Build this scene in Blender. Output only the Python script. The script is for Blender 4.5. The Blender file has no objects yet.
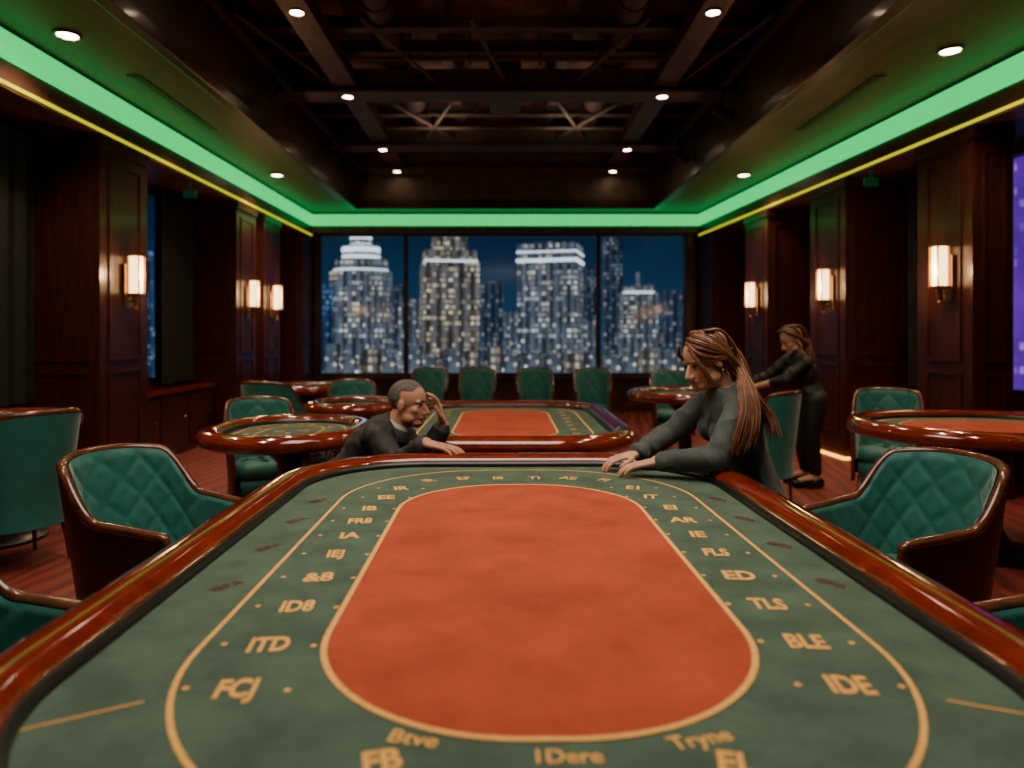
import bpy, bmesh, math, random
from mathutils import Vector as V, Matrix as M, noise as NZ
random.seed(7)
scn=bpy.context.scene
COL=scn.collection
# ------------------------------------------------------------------ helpers
def link(o):
    COL.objects.link(o); return o
def finish(bm,name,mat=None,smooth=True,parent=None,label=None,cat=None,group=None,kind=None,loc=None,recalc=True,autosmooth=None):
    if recalc: bmesh.ops.recalc_face_normals(bm,faces=bm.faces)
    me=bpy.data.meshes.new(name); bm.to_mesh(me); bm.free()
    return objm(me,name,mat,smooth,parent,label,cat,group,kind,loc,autosmooth)
def objm(me,name,mat=None,smooth=True,parent=None,label=None,cat=None,group=None,kind=None,loc=None,autosmooth=None):
    me.polygons.foreach_set('use_smooth',[smooth]*len(me.polygons))
    if smooth and autosmooth: me.set_sharp_from_angle(angle=autosmooth)
    if mat: me.materials.clear(); me.materials.append(mat)
    o=bpy.data.objects.new(name,me); link(o)
    if parent: o.parent=parent
    if loc: o.location=loc
    tag(o,label,cat,group,kind); return o
def tag(o,label=None,cat=None,group=None,kind=None):
    if label:o['label']=label
    if cat:o['category']=cat
    if group:o['group']=group
    if kind:o['kind']=kind
def empty(name,loc,rot=0,label=None,cat=None,group=None,kind=None):
    o=bpy.data.objects.new(name,None); o.empty_display_size=.1; link(o)
    o.location=loc; o.rotation_euler=(0,0,rot); tag(o,label,cat,group,kind); return o
def copy_tree(o,loc,rot,label=None,shellmat=None):
    n=o.copy(); COL.objects.link(n); n.location=loc; n.rotation_euler=(0,0,rot)
    if label:n['label']=label
    def rec(src,dst):
        for c in src.children:
            k=c.copy(); COL.objects.link(k); k.parent=dst
            if shellmat and c.name.startswith('shell'):
                k.data=c.data.copy(); k.data.materials.clear(); k.data.materials.append(shellmat); k['label']='teal outer shell'
            rec(c,k)
    rec(o,n); return n
def box(bm,x0,x1,y0,y1,z0,z1,bev=0):
    r=bmesh.ops.create_cube(bm,size=1,matrix=M.Translation(((x0+x1)/2,(y0+y1)/2,(z0+z1)/2))@M.Diagonal((abs(x1-x0),abs(y1-y0),abs(z1-z0),1)))
    if bev>0:
        es=list({e for v in r['verts'] for e in v.link_edges})
        bmesh.ops.bevel(bm,geom=es,offset=bev,segments=2,affect='EDGES',profile=.6)
def prism(bm,poly,z0,z1):
    a=[bm.verts.new((x,y,z0)) for x,y in poly]; b=[bm.verts.new((x,y,z1)) for x,y in poly]
    n=len(poly)
    bm.faces.new(a); bm.faces.new(b)
    for i in range(n): bm.faces.new((a[i],a[(i+1)%n],b[(i+1)%n],b[i]))
def cyl(bm,p0,p1,r0,r1,n=14):
    p0=V(p0);p1=V(p1);d=p1-p0
    if d.length<1e-6:return
    q=d.to_track_quat('Z','Y').to_matrix().to_4x4()
    bmesh.ops.create_cone(bm,cap_ends=True,segments=n,radius1=r0,radius2=r1,depth=d.length,matrix=M.Translation((p0+p1)/2)@q)
def ball(bm,c,ax,basis=None,u=16,v=10):
    m=M.Translation(V(c))
    if basis: m=m@M((basis[0],basis[1],basis[2])).transposed().to_4x4()
    if not hasattr(ax,'__len__'): ax=(ax,ax,ax)
    bmesh.ops.create_uvsphere(bm,u_segments=u,v_segments=v,radius=1,matrix=m@M.Diagonal((ax[0],ax[1],ax[2],1)))
def limb(bm,pts,rs,n=16):
    for i in range(len(pts)-1): cyl(bm,pts[i],pts[i+1],rs[i],rs[i+1],n)
    for p,r in zip(pts,rs): ball(bm,p,r,None,n,10)
def loft(bm,secs,n=24,cap=True):
    rings=[]
    for c,a,b in secs:
        rings.append([bm.verts.new(V(c)+a*math.cos(2*math.pi*i/n)+b*math.sin(2*math.pi*i/n)) for i in range(n)])
    for k in range(len(rings)-1):
        for i in range(n):
            bm.faces.new((rings[k][i],rings[k][(i+1)%n],rings[k+1][(i+1)%n],rings[k+1][i]))
    if cap:
        bm.faces.new(rings[0]); bm.faces.new(rings[-1])
def catmull(P,k=6):
    P=[V(p) for p in P]; out=[]
    Q=[P[0]*2-P[1]]+P+[P[-1]*2-P[-2]]
    for i in range(1,len(Q)-2):
        for j in range(k):
            t=j/k
            out.append(.5*((2*Q[i])+(Q[i+1]-Q[i-1])*t+(2*Q[i-1]-5*Q[i]+4*Q[i+1]-Q[i+2])*t*t+(-Q[i-1]+3*Q[i]-3*Q[i+1]+Q[i+2])*t**3))
    out.append(P[-1]); return out
def tube(bm,pts,rf,n=8,cap=True,flat=1.0,up=V((0,0,1))):
    rings=[];N=len(pts)
    for i,p in enumerate(pts):
        t=(pts[min(i+1,N-1)]-pts[max(i-1,0)]).normalized()
        a=t.cross(up)
        if a.length<1e-3:a=t.cross(V((0,1,0)))
        a.normalize(); b=t.cross(a).normalized()
        r=rf(i/(N-1)) if callable(rf) else rf
        rings.append([bm.verts.new(p+a*r*math.cos(2*math.pi*j/n)+b*r*flat*math.sin(2*math.pi*j/n)) for j in range(n)])
    for k in range(N-1):
        for j in range(n): bm.faces.new((rings[k][j],rings[k][(j+1)%n],rings[k+1][(j+1)%n],rings[k+1][j]))
    if cap: bm.faces.new(rings[0]); bm.faces.new(rings[-1])
def remesh(bm,voxel,smooth=4):
    bmesh.ops.recalc_face_normals(bm,faces=bm.faces)
    me=bpy.data.meshes.new('tmp'); bm.to_mesh(me); bm.free()
    o=bpy.data.objects.new('tmp',me); link(o)
    m=o.modifiers.new('r','REMESH'); m.mode='VOXEL'; m.voxel_size=voxel
    if smooth:
        s=o.modifiers.new('s','SMOOTH'); s.factor=.5; s.iterations=smooth
    bpy.context.view_layer.update()
    dg=bpy.context.evaluated_depsgraph_get()
    r=bpy.data.meshes.new_from_object(o.evaluated_get(dg))
    bpy.data.objects.remove(o); return r
def rrect(hx,hy,rx,ry,n=12):
    pts=[]
    for cx,cy,a0 in ((hx-rx,hy-ry,0),(-(hx-rx),hy-ry,90),(-(hx-rx),-(hy-ry),180),(hx-rx,-(hy-ry),270)):
        for i in range(n+1):
            a=math.radians(a0+90*i/n); pts.append((cx+rx*math.cos(a),cy+ry*math.sin(a)))
    return pts
def ringloft(bm,base,profile,closed=True,n=12):
    hx,hy,r=base; rings=[]
    for o,z in profile:
        rings.append([bm.verts.new((x,y,z)) for x,y in rrect(hx+o,hy+o,max(r+o,.001),max(r+o,.001),n)])
    m=len(rings[0]); K=len(rings)
    for k in range(K if closed else K-1):
        A=rings[k];B=rings[(k+1)%K]
        for i in range(m): bm.faces.new((A[i],A[(i+1)%m],B[(i+1)%m],B[i]))
def ribbon(bm,hx,hy,r,w,z,cx=0,cy=0):
    A=[bm.verts.new((x+cx,y+cy,z)) for x,y in rrect(hx,hy,r,r,20)]
    B=[bm.verts.new((x+cx,y+cy,z)) for x,y in rrect(hx-w,hy-w,r-w,r-w,20)]
    m=len(A)
    for i in range(m): bm.faces.new((A[i],A[(i+1)%m],B[(i+1)%m],B[i]))
def plate(bm,hx,hy,r,z,cx=0,cy=0,n=20):
    bm.faces.new([bm.verts.new((x+cx,y+cy,z)) for x,y in rrect(hx,hy,r,r,n)])
# ------------------------------------------------------------------ materials
def mat(name,base,rough=.5,metal=0,coat=0,emit=None,es=0,noise=None,bump=None,sheen=0,spec=None,coords='Object',alt=None):
    m=bpy.data.materials.new(name); m.use_nodes=True
    nt=m.node_tree; b=nt.nodes['Principled BSDF']
    b.inputs['Roughness'].default_value=rough; b.inputs['Metallic'].default_value=metal
    b.inputs['Coat Weight'].default_value=coat; b.inputs['Coat Roughness'].default_value=.08
    b.inputs['Base Color'].default_value=(*base,1)
    if spec is not None: b.inputs['Specular IOR Level'].default_value=spec
    if sheen:
        b.inputs['Sheen Weight'].default_value=sheen; b.inputs['Sheen Roughness'].default_value=.4
    if emit: b.inputs['Emission Color'].default_value=(*emit,1); b.inputs['Emission Strength'].default_value=es
    if noise or bump:
        tc=nt.nodes.new('ShaderNodeTexCoord')
    if noise:
        sc,amt,st=noise
        mp=nt.nodes.new('ShaderNodeMapping'); mp.inputs['Scale'].default_value=st
        nz=nt.nodes.new('ShaderNodeTexNoise'); nz.inputs['Scale'].default_value=sc; nz.inputs['Detail'].default_value=6
        nz.inputs['Roughness'].default_value=.6
        cr=nt.nodes.new('ShaderNodeValToRGB')
        c2=alt or tuple(min(1,c*(1+amt)) for c in base)
        cr.color_ramp.elements[0].color=(*[c*(1-amt) for c in base],1); cr.color_ramp.elements[0].position=.32
        cr.color_ramp.elements[1].color=(*c2,1); cr.color_ramp.elements[1].position=.68
        L=nt.links.new
        L(tc.outputs[coords],mp.inputs[0]);L(mp.outputs[0],nz.inputs['Vector']);L(nz.outputs[0],cr.inputs[0]);L(cr.outputs[0],b.inputs['Base Color'])
    if bump:
        sc,stg=bump
        nz=nt.nodes.new('ShaderNodeTexNoise'); nz.inputs['Scale'].default_value=sc; nz.inputs['Detail'].default_value=3
        bp=nt.nodes.new('ShaderNodeBump'); bp.inputs['Strength'].default_value=stg; bp.inputs['Distance'].default_value=.01
        nt.links.new(tc.outputs[coords],nz.inputs['Vector']); nt.links.new(nz.outputs[0],bp.inputs['Height']); nt.links.new(bp.outputs[0],b.inputs['Normal'])
    return m
rail_wood=mat('polished_mahogany',(.16,.016,.005),.12,coat=1.0,noise=(6,.35,(1.5,1.5,1.5)))
pillar_wood=mat('dark_panel_wood',(.048,.011,.006),.33,coat=.2,noise=(5,.45,(5,5,.7)))
soffit_wood=mat('soffit_wood',(.085,.036,.022),.42,noise=(4,.4,(3,.6,1)))
beam_m=mat('dark_beam',(.085,.066,.060),.55,noise=(5,.3,(1,1,1)))
slab_m=mat('ceiling_slab',(.17,.085,.055),.8,noise=(3,.7,(1,1,1)))
felt=mat('green_felt',(.066,.108,.080),.95,sheen=.1,noise=(9,.24,(1,1,1)),bump=(350,.25),spec=.12)
felt_red=mat('red_felt',(.36,.062,.030),.95,sheen=.08,noise=(7,.22,(1,1,1)),bump=(350,.25),spec=.12)
gold=mat('gold_print',(.74,.39,.10),.8,noise=(60,.12,(1,1,1)),spec=.2)
maroon=mat('maroon_print',(.09,.03,.026),.9,noise=(60,.12,(1,1,1)))
black=mat('black_trim',(.008,.007,.007),.35)
teal=mat('teal_velvet',(.014,.145,.122),.55,sheen=.35,noise=(14,.18,(1,1,1)),bump=(200,.1))
leather=mat('dark_leather',(.028,.012,.009),.35,noise=(30,.3,(1,1,1)),bump=(120,.15))
chair_wood=mat('chair_frame_wood',(.10,.026,.012),.22,coat=.5,noise=(12,.4,(1,1,4)))
brass=mat('aged_brass',(.42,.24,.09),.3,metal=1,noise=(20,.2,(1,1,1)))
lampglass=mat('warm_lamp_glass',(.9,.8,.6),.4,emit=(1,.62,.28),es=5)
dl_glow=mat('downlight_glow',(1,.9,.8),.4,emit=(1,.72,.45),es=28)
dl_ring=mat('downlight_ring',(.25,.15,.10),.3,metal=.6)
green_led=mat('green_led',(.0,.3,.08),.5,emit=(.0,.95,.20),es=1.05)
yel_led=mat('yellow_led',(.4,.35,.0),.5,emit=(.80,.75,.0),es=1.0)
warm_led=mat('warm_led',(.4,.25,.05),.5,emit=(1,.45,.07),es=5)
exit_m=mat('exit_glow',(.0,.04,.015),.5,emit=(.0,.3,.1),es=.06)
frame_m=mat('window_frame_metal',(.01,.009,.01),.4,metal=.3)
skin_f=mat('skin_fair',(.56,.29,.19),.48,noise=(40,.06,(1,1,1)),bump=(180,.06))
skin_m=mat('skin_tan',(.44,.21,.135),.5,noise=(40,.08,(1,1,1)),bump=(180,.1))
lips_m=mat('lips',(.36,.09,.08),.4)
eye_w=mat('eye_white',(.6,.58,.55),.2); eye_d=mat('eye_dark',(.02,.012,.008),.1)
hair_br=mat('brown_hair',(.16,.060,.027),.40,noise=(60,.5,(1,1,.15)))
hair_dk=mat('dark_brown_hair',(.11,.038,.018),.45,noise=(60,.5,(1,1,.15)))
hair_gr=mat('grey_hair',(.085,.078,.072),.7,noise=(90,.6,(1,1,1)),bump=(300,.6))
cloth_g=mat('dark_green_cloth',(.038,.055,.054),.72,noise=(30,.2,(1,1,1)),bump=(160,.3),sheen=.2)
cloth_b=mat('black_suit',(.012,.012,.016),.65,noise=(30,.3,(1,1,1)),bump=(160,.3))
cloth_k=mat('black_cloth',(.008,.008,.009),.6,noise=(20,.3,(1,1,1)))
shirt=mat('white_shirt',(.55,.55,.55),.7,noise=(20,.05,(1,1,1)))
shoe_m=mat('shoe_leather',(.01,.01,.01),.25)
def carpet():
    m=bpy.data.materials.new('red_carpet'); m.use_nodes=True; nt=m.node_tree; b=nt.nodes['Principled BSDF']; L=nt.links.new
    tc=nt.nodes.new('ShaderNodeTexCoord'); mp=nt.nodes.new('ShaderNodeMapping'); mp.inputs['Scale'].default_value=(1,.30,1)
    mp.inputs['Rotation'].default_value=(0,0,.5)
    w=nt.nodes.new('ShaderNodeTexWave'); w.inputs['Scale'].default_value=2.6; w.inputs['Distortion'].default_value=9.0; w.inputs['Detail'].default_value=3
    cr=nt.nodes.new('ShaderNodeValToRGB'); e=cr.color_ramp.elements
    e[0].color=(.12,.020,.015,1); e[0].position=.1; e[1].color=(.24,.038,.026,1); e[1].position=.8
    nz=nt.nodes.new('ShaderNodeTexNoise'); nz.inputs['Scale'].default_value=250
    bp=nt.nodes.new('ShaderNodeBump'); bp.inputs['Strength'].default_value=.3; bp.inputs['Distance'].default_value=.005
    L(tc.outputs['Object'],mp.inputs[0]);L(mp.outputs[0],w.inputs[0]);L(w.outputs['Fac'],cr.inputs[0]);L(cr.outputs[0],b.inputs['Base Color'])
    L(tc.outputs['Object'],nz.inputs['Vector']);L(nz.outputs[0],bp.inputs['Height']);L(bp.outputs[0],b.inputs['Normal'])
    b.inputs['Roughness'].default_value=.55; return m
carpet_m=carpet()
def glassmat():
    m=bpy.data.materials.new('window_glass'); m.use_nodes=True; nt=m.node_tree; nt.nodes.remove(nt.nodes['Principled BSDF'])
    t=nt.nodes.new('ShaderNodeBsdfTransparent'); t.inputs[0].default_value=(.92,.96,1,1)
    g=nt.nodes.new('ShaderNodeBsdfGlossy'); g.inputs['Roughness'].default_value=.12
    x=nt.nodes.new('ShaderNodeMixShader'); x.inputs[0].default_value=.008
    nt.links.new(t.outputs[0],x.inputs[1]);nt.links.new(g.outputs[0],x.inputs[2]);nt.links.new(x.outputs[0],nt.nodes['Material Output'].inputs[0]); return m
glass_m=glassmat()
def citymat(name,base,c1,c2,st,cw=1.5,ch=2.3,thr=.5,stripe=4.0):
    m=bpy.data.materials.new(name); m.use_nodes=True; nt=m.node_tree; b=nt.nodes['Principled BSDF']; L=nt.links.new; N=nt.nodes.new
    def mth(op,a,bb=None):
        n=N('ShaderNodeMath'); n.operation=op
        for i,q in enumerate((a,bb)):
            if q is None: continue
            if isinstance(q,(int,float)): n.inputs[i].default_value=q
            else: L(q,n.inputs[i])
        return n.outputs[0]
    tc=N('ShaderNodeTexCoord'); sp=N('ShaderNodeSeparateXYZ'); L(tc.outputs['Object'],sp.inputs[0])
    xx=mth('ADD',sp.outputs[0],mth('MULTIPLY',sp.outputs[1],.83))
    gx=mth('DIVIDE',xx,cw); gz=mth('DIVIDE',sp.outputs[2],ch)
    cb=N('ShaderNodeCombineXYZ'); L(mth('FLOOR',gx),cb.inputs[0]); L(mth('FLOOR',gz),cb.inputs[1])
    wn=N('ShaderNodeTexWhiteNoise'); wn.noise_dimensions='3D'; L(cb.outputs[0],wn.inputs['Vector'])
    nz=N('ShaderNodeTexNoise'); nz.inputs['Scale'].default_value=.12; L(tc.outputs['Object'],nz.inputs['Vector'])
    lit=mth('GREATER_THAN',wn.outputs['Value'],thr)
    mx=mth('MULTIPLY',mth('GREATER_THAN',mth('FRACT',gx),.3),mth('GREATER_THAN',mth('FRACT',gz),.4))
    mask=mth('MULTIPLY',mth('MULTIPLY',mth('MULTIPLY',lit,mx),mth('POWER',wn.outputs['Value'],4.0)),mth('MULTIPLY',nz.outputs[0],1.5))
    sc=N('ShaderNodeSeparateColor'); L(wn.outputs['Color'],sc.inputs[0])
    mc=N('ShaderNodeMix'); mc.data_type='RGBA'; mc.inputs[6].default_value=(*c1,1); mc.inputs[7].default_value=(*c2,1); L(sc.outputs[1],mc.inputs[0])
    pier=mth('ADD',mth('MULTIPLY',mth('GREATER_THAN',mth('FRACT',mth('DIVIDE',xx,stripe)),.45),.9),.35)
    fac=mth('MULTIPLY',pier,mth('MULTIPLY',nz.outputs[0],1.9))
    bs=N('ShaderNodeVectorMath'); bs.operation='SCALE'; bs.inputs[0].default_value=tuple(c/st for c in base); L(fac,bs.inputs['Scale'])  # facade glow painted in as emission, beneath the window lights
    me=N('ShaderNodeMix'); me.data_type='RGBA'; L(bs.outputs[0],me.inputs[6]); L(mc.outputs[2],me.inputs[7]); L(mask,me.inputs[0])
    b.inputs['Base Color'].default_value=(.02,.025,.035,1); b.inputs['Roughness'].default_value=.7
    L(me.outputs[2],b.inputs['Emission Color']); b.inputs['Emission Strength'].default_value=st
    return m
# ------------------------------------------------------------------ camera
cd=bpy.data.cameras.new('camera'); cam=bpy.data.objects.new('camera',cd); link(cam)
cam.location=(0,0,1.3); cam.rotation_euler=(math.pi/2,0,0)
cd.sensor_width=36; cd.lens=36*700/1024; cd.shift_y=-49/1024; cd.shift_x=7/1024
cd.clip_end=3000; cd.clip_start=.05
cd.dof.use_dof=True; cd.dof.focus_distance=2.4; cd.dof.aperture_fstop=1.8
scn.camera=cam
# ------------------------------------------------------------------ world
w=bpy.data.worlds.new('night_sky'); scn.world=w; w.use_nodes=True; nt=w.node_tree
bg=nt.nodes['Background']; tc=nt.nodes.new('ShaderNodeTexCoord'); sp=nt.nodes.new('ShaderNodeSeparateXYZ'); cr=nt.nodes.new('ShaderNodeValToRGB')
nt.links.new(tc.outputs['Generated'],sp.inputs[0]); nt.links.new(sp.outputs[2],cr.inputs[0]); nt.links.new(cr.outputs[0],bg.inputs[0])
cr.color_ramp.elements[0].color=(.012,.044,.095,1); cr.color_ramp.elements[0].position=0
cr.color_ramp.elements[1].color=(.003,.013,.036,1); cr.color_ramp.elements[1].position=.16
bg.inputs[1].default_value=1.0
# ------------------------------------------------------------------ room shell
D=12.0; Y0=-1.6
LX=lambda y:-(3.26+.011*(D-y)); RX=lambda y:3.26+.067*(D-y)
LO=lambda y:LX(y)-.62; RO=lambda y:RX(y)+.75
S='structure'
def st(bm,name,m,label=None): return finish(bm,name,m,False,kind=S,label=label)
bm=bmesh.new(); prism(bm,[(-4.6,Y0-.2),(5.4,Y0-.2),(5.4,D+.2),(-4.6,D+.2)],-.1,0); st(bm,'floor',carpet_m,'dark red patterned carpet floor')
bm=bmesh.new(); prism(bm,[(-4.6,Y0-.2),(5.4,Y0-.2),(5.4,D+.2),(-4.6,D+.2)],4.5,4.6); st(bm,'ceiling',slab_m,'dark open ceiling slab')
def wall_with_hole(fn,sgn,name,y0,y1,zs,zh):
    bm=bmesh.new(); q=lambda a,b:[(fn(a),a),(fn(b),b),(fn(b)+sgn*.12,b),(fn(a)+sgn*.12,a)]
    prism(bm,q(Y0,y0),0,4.5); prism(bm,q(y1,D),0,4.5); prism(bm,q(y0,y1),0,zs); prism(bm,q(y0,y1),zh,4.5)
    st(bm,name,pillar_wood,'dark wood panelled wall')
wall_with_hole(LO,-1,'wall_left',6.75,8.1,.78,2.9)
wall_with_hole(RO,1,'wall_right',5.6,7.0,.78,2.9)
bm=bmesh.new(); ZS,ZH=.60,3.03
box(bm,-4.1,5.0,D,D+.15,0,ZS); box(bm,-4.1,5.0,D,D+.15,ZH,4.5); box(bm,-4.1,-3.2,D,D+.15,ZS,ZH); box(bm,3.12,5.0,D,D+.15,ZS,ZH)
st(bm,'wall_back',pillar_wood,'dark wall around the panoramic window')
bm=bmesh.new(); box(bm,-4.3,5.4,Y0-.15,Y0,0,4.5); st(bm,'wall_front',pillar_wood,'dark wood wall')
def window(name,x0,x1,label):
    r=empty(name,((x0+x1)/2,D+.05,ZS),kind=S,label=label); h=(x1-x0)/2; H=ZH-ZS; t=.035
    bm=bmesh.new()
    box(bm,-h,-h+t,-.06,.06,0,H); box(bm,h-t,h,-.06,.06,0,H); box(bm,-h+t,h-t,-.06,.06,0,t); box(bm,-h+t,h-t,-.06,.06,H-t,H)
    finish(bm,'frame',frame_m,False,parent=r)
    bm=bmesh.new(); box(bm,-h+t,h-t,-.004,.004,t,H-t); finish(bm,'glass_pane',glass_m,False,parent=r)
xs=[-3.2,-1.70,1.60,3.12]
for i in range(3): window('window_%d'%(i+1),xs[i],xs[i+1],'tall glass pane overlooking the night skyline')
def side_window(name,fn,sgn,y0,y1):
    r=empty(name,(fn((y0+y1)/2)+sgn*.06,(y0+y1)/2,.78),kind=S,label='tall side window with dark frame')
    r.rotation_euler=(0,0,math.atan2(-(fn(y1)-fn(y0)),(y1-y0)))
    h=(y1-y0)/2-.002; H=2.12; t=.04
    bm=bmesh.new()
    for a,b,c,d in ((-h,-h+t,0,H),(h-t,h,0,H),(-h+t,h-t,0,t),(-h+t,h-t,H-t,H),(-.02,.02,t,H-t)): box(bm,-.05,.05,a,b,c,d)
    finish(bm,'frame',frame_m,False,parent=r)
    bm=bmesh.new(); box(bm,-.004,.004,-h+t,h-t,t,H-t); finish(bm,'glass_pane',glass_m,False,parent=r)
side_window('window_4',LO,-1,6.75,8.1); side_window('window_5',RO,1,5.6,7.0)
bm=bmesh.new(); box(bm,-3.2,3.12,D-.16,D,ZS-.05,ZS,.008); st(bm,'trim_1',pillar_wood,'dark window sill')
bm=bmesh.new(); box(bm,-3.2,3.12,D-.05,D-.002,.0,.12); st(bm,'baseboard_back',pillar_wood)
def strip(fa,fb,y0,y1,z0,z1,name,m,label=None):
    bm=bmesh.new(); prism(bm,[(fa(y0),y0),(fa(y1),y1),(fb(y1),y1),(fb(y0),y0)],z0,z1); return st(bm,name,m,label)
strip(LX,LO,Y0,D,2.95,3.36,'trim_2',soffit_wood,'wall bulkhead carrying the light strips')
strip(RX,RO,Y0,D,2.95,3.36,'trim_3',soffit_wood,'wall bulkhead carrying the light strips')
IN=lambda s:(lambda y:s*2.47)
strip(IN(-1),LO,Y0,D,3.36,3.50,'trim_4',soffit_wood,'lowered dark wood soffit')
strip(IN(1),RO,Y0,D,3.36,3.50,'trim_5',soffit_wood,'lowered dark wood soffit')
bm=bmesh.new(); box(bm,-2.47,2.47,11.35,D,3.36,3.50); st(bm,'trim_6',soffit_wood,'lowered dark wood soffit')
bm=bmesh.new(); box(bm,-3.26,3.26,D-.2,D,3.03,3.36); st(bm,'trim_7',soffit_wood,'bulkhead above the window')
for i,(a,b) in enumerate(((-2.62,-2.47),(2.47,2.62))):
    bm=bmesh.new(); box(bm,a,b,Y0,11.5,3.50,4.5); st(bm,'trim_%d'%(8+i),soffit_wood,'dark recess edge')
bm=bmesh.new(); box(bm,-2.47,2.47,11.35,11.5,3.50,4.5); st(bm,'trim_10',beam_m,'dark recess edge')
k=11
for a,b in ((-2.50,-2.40),(2.40,2.50)):
    bm=bmesh.new(); box(bm,a,b,Y0,11.38,3.33,3.44,.01); st(bm,'trim_%d'%k,pillar_wood,'soffit edge moulding'); k+=1
bm=bmesh.new(); box(bm,-2.4,2.4,11.28,11.38,3.33,3.44,.01); st(bm,'trim_%d'%k,pillar_wood,'soffit edge moulding'); k+=1
for y,big in ((3.9,0),(6.55,0),(7.1,0),(7.65,1),(8.35,0),(9.1,0),(9.8,1),(10.4,0),(11.1,1)):
    bm=bmesh.new()
    if big: box(bm,-2.46,2.46,y-.10,y+.10,3.92,4.12); box(bm,-2.46,2.46,y-.17,y+.17,3.90,3.925); box(bm,-2.46,2.46,y-.17,y+.17,4.12,4.145)
    else: box(bm,-2.46,2.46,y-.03,y+.03,4.16,4.28); box(bm,-2.46,2.46,y-.06,y+.06,4.15,4.165)
    st(bm,'trim_%d'%k,beam_m,'dark steel ceiling cross beam'); k+=1
for x in (-1.71,1.71):
    bm=bmesh.new(); box(bm,x-.12,x+.12,Y0,11.3,3.955,4.1,.005); st(bm,'trim_%d'%k,soffit_wood,'long ceiling beam with downlights'); k+=1
for x in (-.62,.62,-2.1,2.1):
    bm=bmesh.new(); box(bm,x-.035,x+.035,Y0,11.3,4.29,4.38); box(bm,x-.06,x+.06,Y0,11.3,4.28,4.292); st(bm,'trim_%d'%k,beam_m,'slim ceiling joist'); k+=1
for (x0,y0,x1,y1) in [(-1.25,6.0,-.75,7.5),(1.25,6.0,.75,7.5),(-1.5,7.8,-.7,9.7),(1.5,7.8,.7,9.7),(-.5,7.8,-1.1,9.7),(.5,7.8,1.1,9.7),(-2.3,5.9,-1.9,7.5),(2.3,5.9,1.9,7.5),(-1.1,10,-.6,11),(1.1,10,.6,11),(-.3,6.0,.0,7.5),(-1.55,6.9,1.55,6.9),(-1.55,9.2,1.55,9.2)]:
    bm=bmesh.new(); cyl(bm,(x0,y0,4.02),(x1,y1,4.02),.022,.022,8); st(bm,'trim_%d'%k,beam_m,'thin ceiling brace'); k+=1
for x in (-.95,-.35,.35,.95):
    for y in (7.0,8.6):
        bm=bmesh.new(); cyl(bm,(x,y,3.99),(x,y,4.5),.012,.012,8); st(bm,'trim_%d'%k,beam_m,'thin hanging ceiling rod'); k+=1
for x,z,r in ((-1.15,4.30,.13),(1.15,4.30,.13)):
    bm=bmesh.new(); cyl(bm,(x,Y0+.1,z),(x,11.2,z),r,r,20)
    for y in [j*1.2-1 for j in range(11)]: cyl(bm,(x,y,z),(x,y+.04,z),r+.015,r+.015,20)
    finish(bm,'air_duct',beam_m,True,label='round dark air duct running under the slab',cat='air duct',group='ceiling air ducts',autosmooth=.6)
bm=bmesh.new(); box(bm,-.18,.18,7.85,8.55,4.0,4.5,.02); finish(bm,'air_handler_box',beam_m,False,label='boxy dark ventilation unit between ceiling beams',cat='ventilation unit')
for x,y in ((-2.95,6.3),(2.98,6.3)):
    bm=bmesh.new(); box(bm,x-.05,x+.05,y-.75,y+.75,3.352,3.36); box(bm,x-.012,x+.012,y-.72,y+.72,3.348,3.353)
    finish(bm,'air_vent',black,False,label='narrow black linear air vent in the soffit',cat='air vent',group='soffit air vents')
# LED strips
bm=bmesh.new()
t=.02; YA=Y0+.02
prism(bm,[(LX(YA),YA),(LX(D-.2),D-.2),(LX(D-.2)+t,D-.2),(LX(YA)+t,YA)],3.14,3.33)
prism(bm,[(RX(YA),YA),(RX(D-.2),D-.2),(RX(D-.2)-t,D-.2),(RX(YA)-t,YA)],3.14,3.33)
prism(bm,[(LX(D-.2)+t,D-.2),(RX(D-.2)-t,D-.2),(RX(D-.2)-t,D-.2-t),(LX(D-.2)+t,D-.2-t)],3.14,3.33)
finish(bm,'led_light_strip',green_led,False,label='wide glowing green light strip around the ceiling edge',cat='light strip')
for fn,s in ((LX,1),(RX,-1)):
    bm=bmesh.new(); prism(bm,[(fn(YA),YA),(fn(D-.2),D-.2),(fn(D-.2)+s*.012,D-.2),(fn(YA)+s*.012,YA)],2.972,2.995)
    finish(bm,'accent_light_strip',yel_led,False,label='thin yellow-green light strip below the green one',cat='light strip',group='yellow accent strips')
def downlight(loc,r,label):
    o=empty('downlight',loc,label=label,cat='ceiling light',group='recessed downlights')
    bm=bmesh.new(); ringloft(bm,(r,r,r),[(0,0),(.02,-.002),(.025,-.010),(.012,-.016),(0,-.010)]); finish(bm,'trim_ring',dl_ring,True,parent=o)
    bm=bmesh.new(); cyl(bm,(0,0,-.008),(0,0,-.001),r,r,24); finish(bm,'lens',dl_glow,False,parent=o)
    return o
first=downlight((-3.0,4.8,3.36),.066,'round recessed warm downlight in the wood soffit')
for p in ((3.22,5.06),(-2.93,9.0),(3.07,9.0),(-3.0,1.2),(3.3,1.2)): copy_tree(first,(p[0],p[1],3.36),0)
for x in (-1.71,1.71):
    for y,z in ((5.75,3.955),(7.62,3.899),(9.8,3.899),(11.1,3.899)):
        copy_tree(first,(x,y,z),0,'small recessed warm downlight under a ceiling beam').scale=(.8,.8,1)
def spot(loc,e,ang=110,col=(1,.72,.50),blend=.8,size=.06,rot=(0,0,0)):
    l=bpy.data.lights.new('spot_lamp','SPOT'); l.energy=e; l.spot_size=math.radians(ang); l.spot_blend=blend; l.color=col; l.shadow_soft_size=size
    o=bpy.data.objects.new('spot_lamp',l); link(o); o.location=loc; o.rotation_euler=rot; return o
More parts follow.
